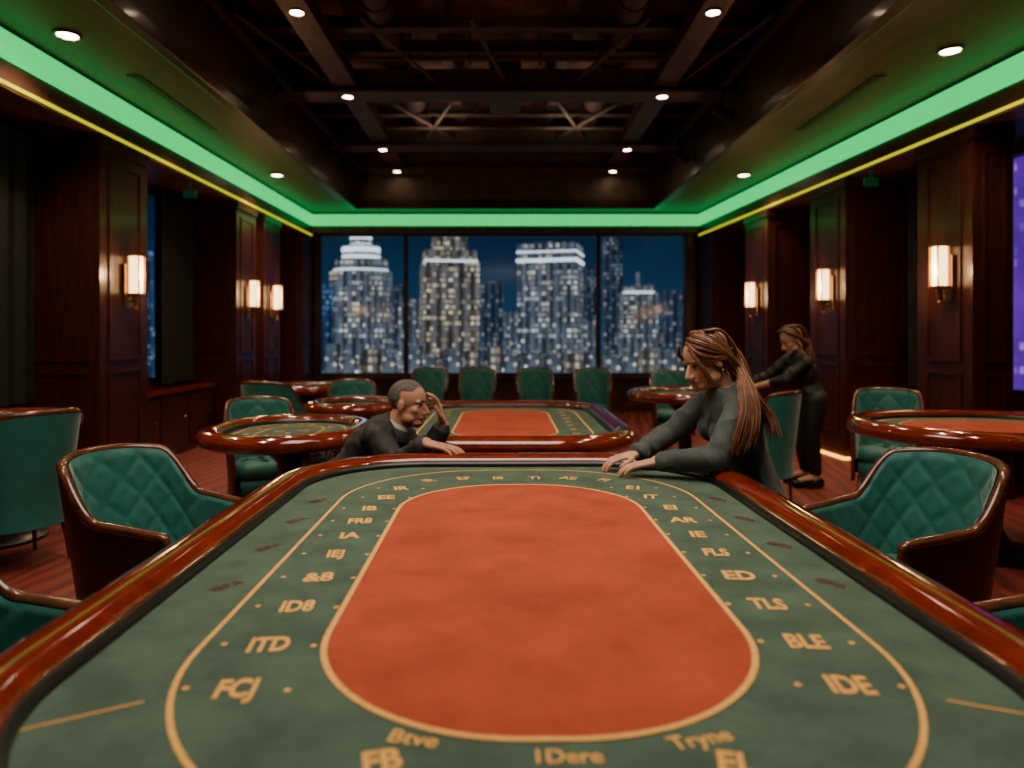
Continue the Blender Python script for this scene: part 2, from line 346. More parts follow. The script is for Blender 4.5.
for x,y in ((-3.0,4.8),(3.22,5.06),(-2.93,9.0),(3.07,9.0)): spot((x,y,3.32),85,125)
for x,y in ((-2.9,6.9),(2.95,6.9)): spot((x,y,3.33),55,125)  # added warm fill spots along the sides, no fixture here
for x in (-1.71,1.71):
    for y in (5.75,7.62,9.8): spot((x,y,3.87),75,120)
for x,y in ((-2.0,2.2),(2.0,2.2),(-1.8,3.9),(1.8,3.9)): spot((x,y,3.80),135,105)  # added fill spots out of view in the ceiling void, without fixtures
spot((0,4.6,3.6),55,150,rot=(math.pi,0,0)); spot((-.85,8.9,3.7),14,160,rot=(math.pi,0,0),size=.2); spot((.85,8.9,3.7),14,160,rot=(math.pi,0,0),size=.2)  # added upward spots to brighten slab and beams, no such fixtures modelled
def area(loc,sx,sy,e,col,rot=(0,0,0)):
    l=bpy.data.lights.new('table_fill_lamp','AREA'); l.shape='RECTANGLE'; l.size=sx; l.size_y=sy; l.energy=e; l.color=col
    o=bpy.data.objects.new('table_fill_lamp',l); link(o); o.location=loc; o.rotation_euler=rot
area((0,1.9,3.3),1.5,2.0,80,(1,.84,.68))  # added soft fill above the table, unseen and without a fixture
def track():
    o=empty('spotlight_fixture',(-2.30,7.0,3.9),label='small black ceiling spotlight on a bracket',cat='spotlight',group='black track spotlights')
    bm=bmesh.new(); cyl(bm,(0,0,0),(0,0,-.22),.012,.012,10); box(bm,-.05,.05,-.05,.05,-.01,0); finish(bm,'bracket',black,False,parent=o)
    bm=bmesh.new(); cyl(bm,(-.02,.09,-.20),(.06,-.10,-.30),.045,.06,18); finish(bm,'lamp_head',black,True,parent=o,autosmooth=.6)
    return o
tr=track()
for p,ry in (((2.30,7.4,3.9),1.2),((-2.30,9.2,3.9),0),((2.30,9.2,3.9),1.2)): copy_tree(tr,p,ry)
for x in (-2.3,2.3):
    bm=bmesh.new(); box(bm,x-.03,x+.03,Y0,11.3,3.9,3.94); st(bm,'trim_%d'%k,beam_m,'lighting track'); k+=1
# window railing
o=empty('window_railing',(0,11.55,0),label='low dark metal railing in front of the panoramic window',cat='railing')
bm=bmesh.new(); box(bm,-3.0,2.95,-.025,.025,.64,.675,.006); finish(bm,'top_rail',black,False,parent=o)
bm=bmesh.new(); box(bm,-3.0,2.95,-.012,.012,.12,.145); finish(bm,'bottom_rail',black,False,parent=o)
for i in range(13):
    x=-2.97+i*5.89/12
    bm=bmesh.new(); box(bm,x-.015,x+.015,-.015,.015,0,.64); finish(bm,'post',black,False,parent=o)
# ------------------------------------------------------------------ pillars
def pillar(fn,sgn,y0,y1,depth,label):
    o=empty('pillar',(fn(y0),y0,0),label=label,cat='pillar',group='dark wood wall pillars')
    a=math.atan2(fn(y1)-fn(y0),y1-y0)
    o.rotation_euler=(0,0,-a)
    L_=math.hypot(fn(y1)-fn(y0),y1-y0); s=sgn
    H=2.95
    bm=bmesh.new(); box(bm,0 if s>0 else -depth,depth if s>0 else 0,0,L_,0,H); finish(bm,'column_body',pillar_wood,False,parent=o)
    bm=bmesh.new(); e=-s*.014
    def fr(y0_,y1_,z0_,z1_):
        w=.028
        for q in ((y0_,y1_,z0_,z0_+w),(y0_,y1_,z1_-w,z1_),(y0_,y0_+w,z0_+w,z1_-w),(y1_-w,y1_,z0_+w,z1_-w)): box(bm,min(0,e),max(0,e),*q)
    m=min(.12,L_*.18)
    fr(m,L_-m,.25,1.0); fr(m,L_-m,1.08,H-.18)
    def fr2(x0_,x1_,z0_,z1_):
        w=.028
        for q in ((x0_,x1_,z0_,z0_+w),(x0_,x1_,z1_-w,z1_),(x0_,x0_+w,z0_+w,z1_-w),(x1_-w,x1_,z0_+w,z1_-w)): box(bm,q[0],q[1],-.014,0,q[2],q[3])
    x0,x1=sorted((s*.08,s*(depth-.06)))
    fr2(x0,x1,.25,1.0); fr2(x0,x1,1.08,H-.18)
    finish(bm,'panel_moulding',pillar_wood,False,parent=o)
    bm=bmesh.new(); box(bm,min(-s*.02,s*depth),max(-s*.02,s*depth),-.02,L_,0,.16); finish(bm,'plinth',pillar_wood,False,parent=o)
    bm=bmesh.new(); x0,x1=sorted((-s*.025,s*depth)); box(bm,x0,x1,-.025,L_,H-.09,H-.002); finish(bm,'cornice',pillar_wood,False,parent=o)
PL='broad dark mahogany pillar with raised panels and a wall lamp'
pillar(LX,-1,5.75,6.5,.60,PL); pillar(LX,-1,8.6,9.25,.60,PL); pillar(LX,-1,9.55,10.2,.60,PL); pillar(LX,-1,11.3,11.79,.60,'dark mahogany corner pillar beside the window')
pillar(LX,-1,2.4,3.2,.60,'broad dark mahogany pillar with raised panels')
pillar(RX,1,5.53,6.19,.34,PL); pillar(RX,1,7.35,8.08,.72,PL); pillar(RX,1,9.2,9.9,.72,PL); pillar(RX,1,11.2,11.79,.72,'dark mahogany corner pillar beside the window')
pillar(RX,1,2.0,2.8,.70,'broad dark mahogany pillar with raised panels')
def cabinet(fn,sgn,y0,y1,dep,label):
    ym=(y0+y1)/2
    x=fn(ym); o=empty('sideboard_cabinet',(x,ym,0),label=label,cat='cabinet',group='dark sideboards between pillars')
    o.rotation_euler=(0,0,-math.atan2(fn(y1)-fn(y0),y1-y0)); h=(y1-y0)/2-.03; s=-sgn
    def B(bm,a,b,*r): a,b=sorted((a,b)); box(bm,a,b,*r)
    g=s*.08
    bm=bmesh.new(); B(bm,g,s*dep,-h,h,.0,.68); finish(bm,'body',pillar_wood,False,parent=o)
    bm=bmesh.new(); B(bm,g,s*(dep+.04),-h,h,.68,.73,.008); finish(bm,'top',rail_wood,False,parent=o)
    n=3; w=2*h/n
    for i in range(n):
        bm=bmesh.new(); B(bm,s*dep,s*(dep+.015),-h+i*w+.02,-h+(i+1)*w-.02,.08,.64,.004); d=finish(bm,'door',pillar_wood,False,parent=o)
        bm=bmesh.new(); cyl(bm,(s*(dep+.015),-h+i*w+w*.8,.40),(s*(dep+.035),-h+i*w+w*.8,.40),.010,.014,12); finish(bm,'knob',brass,True,parent=d)
CL='low dark wood sideboard with red polished top'
cabinet(LO,-1,6.56,8.56,.36,CL); cabinet(RO,1,6.25,7.3,.40,CL)
def drape(fn,sgn,y0,y1):
    bm=bmesh.new(); n=60; top=[];bot=[]
    for i in range(n+1):
        y=y0+(y1-y0)*i/n; x=fn(y)-sgn*(.13+.03*math.sin(i*1.25))
        top.append(bm.verts.new((x,y,2.9))); bot.append(bm.verts.new((x,y,.76)))
    for i in range(n): bm.faces.new((top[i],top[i+1],bot[i+1],bot[i]))
    finish(bm,'curtain',cloth_k,True,label='dark heavy pleated curtain beside a window',cat='curtain',group='dark curtains')
drape(LO,-1,3.3,5.7); drape(LO,-1,7.75,8.5); drape(RO,1,6.5,7.3); drape(RO,1,8.2,9.1)
def sconce(sgn):
    o=empty('wall_sconce',(0,0,0),label='brass wall sconce with glowing cream glass shade',cat='wall lamp',group='brass wall sconces')
    s=-sgn
    bm=bmesh.new(); a,b=sorted((s*.014,s*.03)); box(bm,a,b,-.05,.05,-.26,.12,.006); finish(bm,'backplate',brass,False,parent=o)
    bm=bmesh.new(); cyl(bm,(s*.03,0,-.2),(s*.10,0,-.2),.012,.012,12); cyl(bm,(s*.10,0,-.26),(s*.10,0,-.15),.014,.03,14); ball(bm,(s*.10,0,-.27),.018); finish(bm,'arm',brass,True,parent=o,autosmooth=.7)
    bm=bmesh.new(); box(bm,s*.10-.042,s*.10+.042,-.042,.042,-.14,.19,.010); finish(bm,'lamp_shade',lampglass,True,parent=o,autosmooth=.6)
    bm=bmesh.new()
    for z0,z1 in ((-.155,-.135),(.185,.205)): box(bm,s*.10-.055,s*.10+.055,-.055,.055,z0,z1,.003)
    for dx in (-.05,.05):
        for dy in (-.05,.05): box(bm,s*.10+dx-.005,s*.10+dx+.005,dy-.005,dy+.005,-.135,.185)
    finish(bm,'cage',brass,False,parent=o)
    return o
LS=(6.12,8.92,9.80); RS=(5.77,7.60,9.50)
sl=sconce(-1); sl.location=(LX(LS[0]),LS[0],1.80); sr=sconce(1); sr.location=(RX(RS[0]),RS[0],1.84); sr.rotation_euler=(0,0,.067)
for y in LS[1:]: copy_tree(sl,(LX(y),y,1.80),0)
for y in RS[1:]: copy_tree(sr,(RX(y),y,1.82),.067)
for fn,ys,s in ((LX,LS,1),(RX,RS,-1)):
    for y in ys:
        l=bpy.data.lights.new('sconce_lamp','POINT'); l.energy=11; l.color=(1,.56,.26); l.shadow_soft_size=.05
        o=bpy.data.objects.new('sconce_lamp',l); link(o); o.location=(fn(y)+s*.24,y,1.83)
for x,y,z in ((-3.42,7.6,2.84),(3.66,7.0,2.84)):
    bm=bmesh.new(); box(bm,x-.07,x+.07,y-.02,y+.02,z-.05,z+.03,.004); box(bm,x-.01,x+.01,y-.01,y+.01,z+.03,2.95)
    finish(bm,'hanging_sign',exit_m,False,label='small dim green illuminated sign hanging under the bulkhead',cat='sign',group='small green signs')
bm=bmesh.new(); prism(bm,[(RX(7.32)-.03,7.31),(RX(8.0)-.03,8.0),(RX(8.0)-.05,8.0),(RX(7.31)-.05,7.285),(RX(7.31)+.6,7.285),(RX(7.31)+.6,7.31)],.002,.022)
finish(bm,'floor_light_strip',warm_led,False,label='warm golden light strip at the pillar foot',cat='light strip')
# ------------------------------------------------------------------ skyline
c_cool=citymat('city_cool',(.068,.085,.108),(.9,.95,1),(1,.8,.5),1.3,1.5,2.2,.45,3.4)
c_warm=citymat('city_warm',(.095,.088,.082),(1,.70,.36),(1,.9,.7),1.4,1.4,2.4,.40,5.0)
c_dim=citymat('city_dim',(.020,.036,.060),(.6,.75,1),(1,.8,.5),.6,1.6,2.6,.6,4)
c_bright=citymat('city_bright',(.07,.09,.11),(.8,.92,1),(1,.68,.35),2.6,1.3,1.7,.30,6)
c_blue=citymat('city_blue',(.012,.03,.075),(.2,.45,1),(.4,.8,1),.8,1.4,2,.6)
c_purple=citymat('city_purple',(.10,.015,.30),(.7,.2,1),(.3,.3,1),1.6,1.4,2,.6)
crown=mat('crown_lights',(.5,.6,.6),.5,emit=(.85,.95,1),es=1.7,noise=(1,.1,(1,1,1)))
GZ=-60
def tower(px,w,ytop,d,m,tiers=(),shape='box',capm=None,label='high-rise tower with lit windows at night',dep=None,rot=0):
    k_=d/700; X=(px-505)*k_; W=w*k_; top=1.3+(335-ytop)*k_; dep=dep or W*.8
    o=empty('skyscraper',(X,d,GZ),rot,label=label,cat='skyscraper',group='city skyline beyond the window')
    bm=bmesh.new(); H=top-GZ
    def blk(b_,hw,hd,z0,z1):
        if shape=='round': loft(b_,[(V((0,0,z0)),V((hw,0,0)),V((0,hd,0))),(V((0,0,z1)),V((hw,0,0)),V((0,hd,0)))],20)
        else: box(b_,-hw,hw,-hd,hd,z0,z1)
    base=H-sum(t[1] for t in tiers)*k_
    blk(bm,W/2,dep/2,0,base); z0=base
    for f,h in tiers:
        blk(bm,W/2*f,dep/2*f,z0,z0+h*k_); z0+=h*k_
    nf=5
    for i in range(nf):
        x=-W/2+W*(i+.5)/nf; 
        if shape=='box': box(bm,x-W*.02,x+W*.02,-dep/2-W*.02,-dep/2,0,base)
    finish(bm,'tower_body',m,False,parent=o)
    if capm:
        bm=bmesh.new()
        for zz,th in capm:
            zf=zz*k_; acc=0; tw=1
            for ft,ht in reversed(tiers):
                acc+=ht*k_
                if zf<=acc+1e-6: tw=ft; break
            blk(bm,W/2*tw*1.03,dep/2*tw*1.03,H-zf,H-zf+th*k_)
        finish(bm,'crown_lights',crown,False,parent=o)
    return o
tower(361,62,228,300,c_cool,((.86,12),(.60,14),(.34,8),(.06,10)),'round',((44,2),(32,4),(25,5),(18,2),(12,4)),'round tiered tower with a brightly lit crown and spire')
tower(449,54,238,320,c_warm,((.92,12),(.6,14)),'box',((26,2),),'wide stepped tower with warm lights',rot=.2)
tower(551,58,244,300,c_cool,((1.0,18),(.5,2)),'box',((20,3),(11,1.5)),'broad tower with glowing top floors',rot=-.25)
tower(612,18,236,425,c_dim,((.8,6),))
tower(638,34,272,335,c_cool,((.8,8),(.1,14)),'box',((22,2),))
tower(674,18,291,345,c_dim)
for px,w,yt,d,m in ((326,12,285,262,c_blue),(410,20,300,352,c_cool),(398,14,285,445,c_dim),(490,26,282,385,c_dim),(512,16,312,402,c_cool),(590,14,322,362,c_cool),(472,14,300,470,c_dim),(658,14,325,500,c_dim),(588,14,268,520,c_dim)):
    tower(px,w,yt,d,m)
random.seed(3)
for i in range(20):
    px=312+i*20+random.uniform(-4,4); tower(px,random.uniform(14,22),random.uniform(344,358),196+(i%3)*22,random.choice((c_bright,c_warm,c_bright,c_bright)),label='low city block full of lit windows')
for px,w,yt,d,m in ((135,26,250,240,c_blue),(172,30,310,260,c_dim),(1024,40,140,120,c_purple),(1090,50,220,132,c_purple),(1180,90,200,160,c_blue),(985,24,280,200,c_blue)):
    tower(px,w,yt,d,m,label='high-rise tower glowing in coloured light at night')
# ------------------------------------------------------------------ chairs
def make_chair():
    o=empty('armchair',(0,0,0),label='teal quilted tub armchair with mahogany frame',cat='chair',group='teal casino armchairs')
    NT=72; HX=.262
    def plan(t):
        Ls=.27; Lb=math.pi*HX*.97; T=2*Ls+Lb; s=t*T
        if s<Ls: return V((-HX,.25-s,0)),V((-1,0,0))
        if s>Ls+Lb: return V((HX,-.02+(s-Ls-Lb),0)),V((1,0,0))
        a=-math.pi/2+math.pi*(s-Ls)/Lb
        sa,ca=math.sin(a),math.cos(a)
        e=.80
        return V((HX*math.copysign(abs(sa)**e,sa),-.02-.245*abs(ca)**e,0)),V((sa,-ca,0)).normalized()
    def h(t):
        u=abs(t-.5)*2; q=min(max((u-.30)/.30,0),1); q=q*q*(3-2*q)
        return .715-.03*max(0,u-.6)/.4+.225*(1-q)-.02*(u/.30)**2*(1 if u<.30 else 0)-.02*(1 if u>=.30 else 0)*(1-q)
    def pos(t,z,off):
        p,n=plan(t); u=abs(t-.5)*2
        fl=max(0,(z-.35))/.5*(.075*(1-u)+.012)
        return p+n*(fl+off)+V((0,0,z))
    def grid(bm,z0,off,quilt,NV):
        rows=[]
        for j in range(NV+1):
            row=[]
            for i in range(NT*2+1):
                t=i/(NT*2); z=z0+(h(t)-z0)*j/NV; o_=off
                if quilt:
                    s=(t-.5)*1.35; a=((s+z*.75)/.135)%1; b=((s-z*.75)/.135)%1
                    g=min(abs(a-.0),abs(1-a),abs(b),abs(1-b))
                    edge=min(1,j/2,(NV-j)/2,i/3,(NT*2-i)/3)
                    inner=1 if abs(s)<.42 else .15
                    o_=off-.008-.0105*(min(1,g*5.0)**.5*inner+(1-inner)*.8)*edge
                row.append(bm.verts.new(pos(t,z,o_)))
            rows.append(row)
        for j in range(NV):
            for i in range(NT*2): bm.faces.new((rows[j][i],rows[j][i+1],rows[j+1][i+1],rows[j+1][i]))
    bm=bmesh.new(); grid(bm,.40,-.012,True,40); finish(bm,'backrest',teal,True,parent=o,label='teal diamond-quilted inner upholstery')
    bm=bmesh.new(); grid(bm,.25,.022,False,10)
    finish(bm,'shell',leather,True,parent=o,label='dark brown outer shell')
    bm=bmesh.new(); pts=[]
    for z in (.24,.35,.46,.57,.65): pts.append(pos(0,z,.005))
    for i in range(NT+1): pts.append(pos(i/NT,h(i/NT),.005))
    for z in (.65,.57,.46,.35,.24): pts.append(pos(1,z,.005))
    tube(bm,pts,.020,10); finish(bm,'frame_rail',chair_wood,True,parent=o,label='polished mahogany edge rail')
    bm=bmesh.new()
    def sr(off,z,n=10): return [(x,y,z) for x,y in rrect(.250+off,.245+off,.16,.16,n)]
    rings=[[bm.verts.new(p) for p in sr(o_,z)] for o_,z in ((-.01,.25),(-.01,.37),(-.03,.385),(-.008,.395),(.0,.44),(-.012,.475),(-.05,.50),(-.12,.508))]
    m_=len(rings[0])
    for a_,b_ in zip(rings,rings[1:]):
        for i in range(m_): bm.faces.new((a_[i],a_[(i+1)%m_],b_[(i+1)%m_],b_[i]))
    bm.faces.new(rings[0]); bm.faces.new(rings[-1])
    finish(bm,'seat',teal,True,parent=o,label='padded teal seat cushion')
    for sx in (-1,1):
        for sy in (-1,1):
            bm=bmesh.new(); loft(bm,[(V((sx*.24,sy*.21+(.02 if sy<0 else 0),0)),V((.012,0,0)),V((0,.012,0))),(V((sx*.225,sy*.19,.14)),V((.018,0,0)),V((0,.018,0))),(V((sx*.21,sy*.17,.26)),V((.026,0,0)),V((0,.026,0)))],12)
            finish(bm,'leg',chair_wood,True,parent=o)
    return o
chair=make_chair()
def face(dx,dy): return math.atan2(-dx,dy)
chair.location=(-1.29,2.64,0); chair.rotation_euler=(0,0,face(1,-.28)); chair.scale=(.88,.90,.90)
B_='teal armchair seen from behind beside a round table'
CH=[((1.43,2.55),face(-1,-.28),None,.88,.90,0),((-1.18,1.47),face(1,-.02),None,.9,.9,0),((1.32,1.47),face(-1,-.02),None,.9,.9,0),
((-2.78,3.98),face(-.9,.45),B_,.85,.93,1),((-1.66,4.78),face(.45,-.9),None,.75,.9,0),
((-2.02,6.25),face(.3,1),B_,.85,.95,1),((-1.42,6.45),face(.1,-1),None,.72,.92,0),
((-.90,8.3),face(0,-1),None,.72,.95,0),((-.33,8.3),face(0,-1),None,.72,.95,0),((.36,8.3),face(0,-1),None,.72,.95,0),((1.04,8.3),face(-.1,-1),None,.72,.95,0),
((1.98,5.38),face(-.75,.9),B_,.72,.93,1),((1.84,7.7),face(-.1,-1),None,.75,.95,0),((2.86,5.25),face(-.55,-.9),None,.78,.93,0)]
for (x,y),r,lb,sw,sh,te in CH:
    c=copy_tree(chair,(x,y,0),r,lb,teal if te else None); c.scale=(sw,sw,sh)
def make_stool(h=.50):
    o=empty('stool',(0,0,0),label='round teal upholstered stool with dark wooden legs',cat='stool',group='teal stools')
    bm=bmesh.new()
    prof=[(.13,h-.09),(.185,h-.085),(.20,h-.05),(.19,h-.015),(.14,h-.002),(.05,h)]
    loft(bm,[(V((0,0,z)),V((r,0,0)),V((0,r,0))) for r,z in prof],28); finish(bm,'seat',teal,True,parent=o)
    for a in range(4):
        c,s=math.cos(a*math.pi/2+.78),math.sin(a*math.pi/2+.78)
        bm=bmesh.new(); cyl(bm,(.17*c,.17*s,0),(.12*c,.12*s,h-.085),.012,.022,12); finish(bm,'leg',chair_wood,True,parent=o,autosmooth=.8)
    return o
stool=make_stool(.50); stool.location=(1.05,2.95,0)
copy_tree(stool,(-.80,3.42,0),.3)
s3=copy_tree(stool,(-1.50,3.38,0),.1); s3.scale=(1.05,1.05,.90)
# ------------------------------------------------------------------ tables
def textmesh(bm,s,x,y,size,rot,z,sx=1.0,bold=.02):
    cu=bpy.data.curves.new('t','FONT'); cu.body=s; cu.size=size; cu.align_x='CENTER'; cu.align_y='CENTER'; cu.offset=size*bold; cu.resolution_u=3
    o=bpy.data.objects.new('t',cu); link(o); bpy.context.view_layer.update()
    me=bpy.data.meshes.new_from_object(o.evaluated_get(bpy.context.evaluated_depsgraph_get()))
    bpy.data.objects.remove(o)
    me.transform(M.Translation((x,y,z))@M.Rotation(rot,4,'Z')@M.Diagonal((sx,1,1,1)))
    bm.from_mesh(me); bpy.data.meshes.remove(me)
RP=[(0,.745),(0,.770),(.010,.783),(.030,.793),(.065,.797),(.095,.790),(.118,.772),(.127,.750),(.123,.725),(.105,.706),(.0,.70)]
def make_table(name,cx,cy,hx,hy,r,rot,label,peds,group=None):
    o=empty(name,(cx,cy,0),rot,label=label,cat='casino table',group=group)
    bm=bmesh.new(); ringloft(bm,(hx,hy,r),RP,True,20); finish(bm,'rail',rail_wood,True,parent=o,label='glossy mahogany rail')
    bm=bmesh.new(); ringloft(bm,(hx,hy,r),[(.0,.745),(.0,.772),(-.006,.770),(-.012,.760),(-.014,.745)],True,20); finish(bm,'rail_lining',black,True,parent=o)
    bm=bmesh.new(); plate(bm,hx,hy,r,.75); plate(bm,hx,hy,r,.70); bmesh.ops.bridge_loops(bm,edges=bm.edges)
    finish(bm,'felt_top',felt,False,parent=o,label='muted green felt playing surface')
    for (px,py) in peds:
        bm=bmesh.new(); prof=[(.15,.05),(.10,.09),(.065,.16),(.06,.40),(.075,.58),(.15,.66),(.18,.70)]
        loft(bm,[(V((px,py,z)),V((q,0,0)),V((0,q,0))) for q,z in prof],24); finish(bm,'pedestal',black,True,parent=o)
        bm=bmesh.new(); loft(bm,[(V((px,py,z)),V((q,0,0)),V((0,q,0))) for q,z in ((.27,0),(.27,.02),(.24,.045),(.14,.055))],28); finish(bm,'base',black,True,parent=o,autosmooth=.6)
    return o
T1=make_table('baccarat_table',.035,1.815,.757,1.115,.42,.012,'long casino table with green felt and red oval centre',((0,-.55),(0,.5)))
OX=.018
bm=bmesh.new(); plate(bm,.385,.81,.350,.7512,OX,-.055); finish(bm,'red_inlay',felt_red,False,parent=T1,label='red-orange oval felt centre')
bm=bmesh.new(); ribbon(bm,.390,.815,.355,.011,.7518,OX,-.055); ribbon(bm,.600,1.06,.50,.009,.7514,OX,-.025)
def line(x0,y0,x1,y1,w=.004,z=.7514):
    a=V((x0,y0,z));b=V((x1,y1,z));n=(b-a).cross(V((0,0,1))).normalized()*w/2
    bm.faces.new([bm.verts.new(p) for p in (a-n,b-n,b+n,a+n)])
line(-.72,-.835,-.585,-.76); line(.62,-.77,.73,-.82)
finish(bm,'border_line',gold,False,parent=T1,recalc=False,label='gold printed border lines')
bm=bmesh.new(); ZT=.7516
ys=[1.09,1.245,1.42,1.59,1.76,1.92,2.07,2.22,2.37,2.51]
Lt=["FCJ","ITD","ID8","&8","IEJ","IA","FR8","IB","EE","IR"]; Rt=["IDE","BLE","TLS","ED","FLS","IE","AR","EI","IT","E1"]
for i,y in enumerate(ys):
    ly=y-1.815; ix=max(0,i-7)*.03
    for sx,tx in ((-1,Lt[i]),(1,Rt[i])):
        cx=OX+sx*(.478-ix)
        textmesh(bm,tx,cx,ly,.078,-sx*(.10+ix*2),ZT,.58 if len(tx)>2 else .75,.035)
        for dx,dy in ((-.080,.004),(.080,-.004)):
            c=(cx+dx,ly+dy)
            bm.faces.new([bm.verts.new((c[0]+.006*math.cos(a*math.pi/4),c[1]+.006*math.sin(a*math.pi/4),ZT)) for a in range(8)])
for x,y,s,ro in ((-.33,.83,'IR',.7),(-.20,.865,'EF',.3),(-.07,.87,'I8',0),(.07,.87,'TI',0),(.20,.865,'AE',-.3),(.33,.83,'FI',-.7)): textmesh(bm,s,OX+x,y,.07,ro,ZT,.8)
textmesh(bm,'Btve',-.170,-.862,.042,-.24,ZT,.95,.015); textmesh(bm,'1Dere',.035,-.905,.042,.0,ZT,.86,.015); textmesh(bm,'Tryne',.220,-.868,.042,.26,ZT,.90,.015)
textmesh(bm,'FB',-.205,-.912,.062,.25,ZT,.8,.035); textmesh(bm,'EL',.250,-.922,.062,-.2,ZT,.8,.035)
finish(bm,'felt_lettering',gold,False,parent=T1,recalc=False,label='gold printed betting lettering')
bm=bmesh.new()
for y in (1.54,1.82,2.08,2.33):
    for sx in (-1,1): textmesh(bm,'IEFA',OX+sx*.665,y-1.815,.042,sx*-.9,ZT,.9)
finish(bm,'side_lettering',maroon,False,parent=T1,recalc=False,label='dark maroon printed side lettering')
T2=make_table('baccarat_table',.0,4.44,.60,.88,.34,0,'casino table with green felt and red centre behind the long one',((0,-.4),(0,.4)))
bm=bmesh.new(); plate(bm,.29,.68,.22,.7512); finish(bm,'red_inlay',felt_red,False,parent=T2)
bm=bmesh.new(); ribbon(bm,.305,.695,.235,.012,.7518); ribbon(bm,.50,.80,.30,.010,.7514)
finish(bm,'border_line',gold,False,parent=T2,recalc=False)
bm=bmesh.new()
for i in range(7):
    for sx in (-1,1): textmesh(bm,random.choice(('IE','EF','A8')),sx*.40,-.55+i*.18,.06,0,ZT,.8)
finish(bm,'felt_lettering',gold,False,parent=T2,recalc=False)
def round_table(cx,cy,rx,ry,label,red=False):
    o=make_table('gaming_table',cx,cy,rx-.12,ry-.12,min(rx,ry)-.125,0,label,((0,0),),group='round green felt tables')
    bm=bmesh.new(); a=rx-.12;b=ry-.12;mr=min(a,b)
    ribbon(bm,a-.05,b-.05,mr-.055,.010,.7514); ribbon(bm,a-.17,b-.17,mr-.18,.010,.7514)
    finish(bm,'border_line',gold,False,parent=o,recalc=False)
    if red:
        bm=bmesh.new(); plate(bm,a-.18,b-.18,mr-.19,.7512); finish(bm,'red_inlay',felt_red,False,parent=o)
    bm=bmesh.new()
    for i in range(9):
        an=i*math.tau/9; textmesh(bm,random.choice(('E','8','IA','F')),(a-.11)*math.cos(an),(b-.11)*math.sin(an),.05,an+1.57,ZT)
    if not red:
        for s,x,y in (('E3',-.06,0),('AB',.06,.04),('8',0,-.06)): textmesh(bm,s,x,y,.06,.2,ZT)
    finish(bm,'felt_lettering',gold,False,parent=o,recalc=False); return o
RL='round casino table with green felt and mahogany rim'
round_table(-1.22,3.98,.46,.54,RL); round_table(-1.16,5.45,.38,.40,RL); round_table(-3.22,4.45,.42,.50,RL)
round_table(2.88,4.16,.78,.62,'large oval casino table with red-centred felt and mahogany rim',True); round_table(1.66,6.45,.52,.52,RL); round_table(-2.05,7.25,.46,.42,RL)
# ------------------------------------------------------------------ people
def hand(bm,w,d,n,side,curl=.35,sc=1.0,spread=.12):
    w=V(w);d=V(d).normalized();n=V(n); n=(n-d*n.dot(d)).normalized(); l=d.cross(n).normalized()*side
    loft(bm,[(w-d*.01,l*.026*sc,n*.019*sc),(w+d*.035*sc,l*.036*sc,n*.016*sc),(w+d*.075*sc,l*.041*sc,n*.013*sc),(w+d*.093*sc,l*.038*sc,n*.010*sc)],16)
    for i,(off,ln) in enumerate(((.032,.078),(.0108,.087),(-.0108,.080),(-.032,.062))):
        p=w+d*(.088-(.006 if i==3 else 0))*sc+l*off*sc; ang=curl*.5; dd=d+l*(off/.032)*spread; dd.normalize()
        pts=[p-dd*.02];rs=[.0092*sc]; pts.append(p); rs.append(.0090*sc)
        for fr,rr in ((.45,.0083),(.3,.0076),(.25,.0064)):
            v=dd*math.cos(ang)+n*math.sin(ang); p=p+v*ln*fr*sc; pts.append(p); rs.append(rr*sc); ang+=curl
        limb(bm,pts,rs,10)
    p=w+d*.02*sc+l*.022*sc; pts=[p]; rs=[.015*sc]
    for v,ln,rr in ((d*.65+l*.7+n*.25,.04,.0115),(d*.9+l*.35+n*.25,.03,.0095),(d*1+l*.05+n*.3,.024,.0075)):
        p=p+v.normalized()*ln*sc; pts.append(p); rs.append(rr*sc)
    limb(bm,pts,rs,10)
def headparts(bm,C,f,u,fem=True):
    f=V(f).normalized(); u=V(u); u=(u-f*u.dot(f)).normalized(); r=f.cross(u).normalized(); B=(f,r,u)
    P=lambda a,b,c:C+f*a+r*b+u*c
    ball(bm,P(-.012,0,.030),(.094,.074,.082),B,24,16)
    ball(bm,P(.026,0,-.030),(.060,.058,.078),B,24,16)
    ball(bm,P(.050,0,-.082),(.034,.034 if fem else .040,.026),B)
    for s in (-1,1):
        ball(bm,P(.050,s*.034,-.022),(.026,.024,.024),B); ball(bm,P(.020,s*.046,-.062),(.038,.018,.026),B)
        ball(bm,P(-.006,s*.075,-.008),(.018,.009,.030),B); ball(bm,P(.068,s*.028,.020),(.016,.024,.008),B)
    cyl(bm,P(.082,0,.008),P(.106,0,-.028),.008,.012,10); ball(bm,P(.106,0,-.030),(.012,.012,.010),B)
    for s in (-1,1): ball(bm,P(.092,s*.011,-.034),(.012,.008,.008),B)
    ball(bm,P(.078,0,-.055),(.014,.024,.012),B)
    return f,r,u,P,B
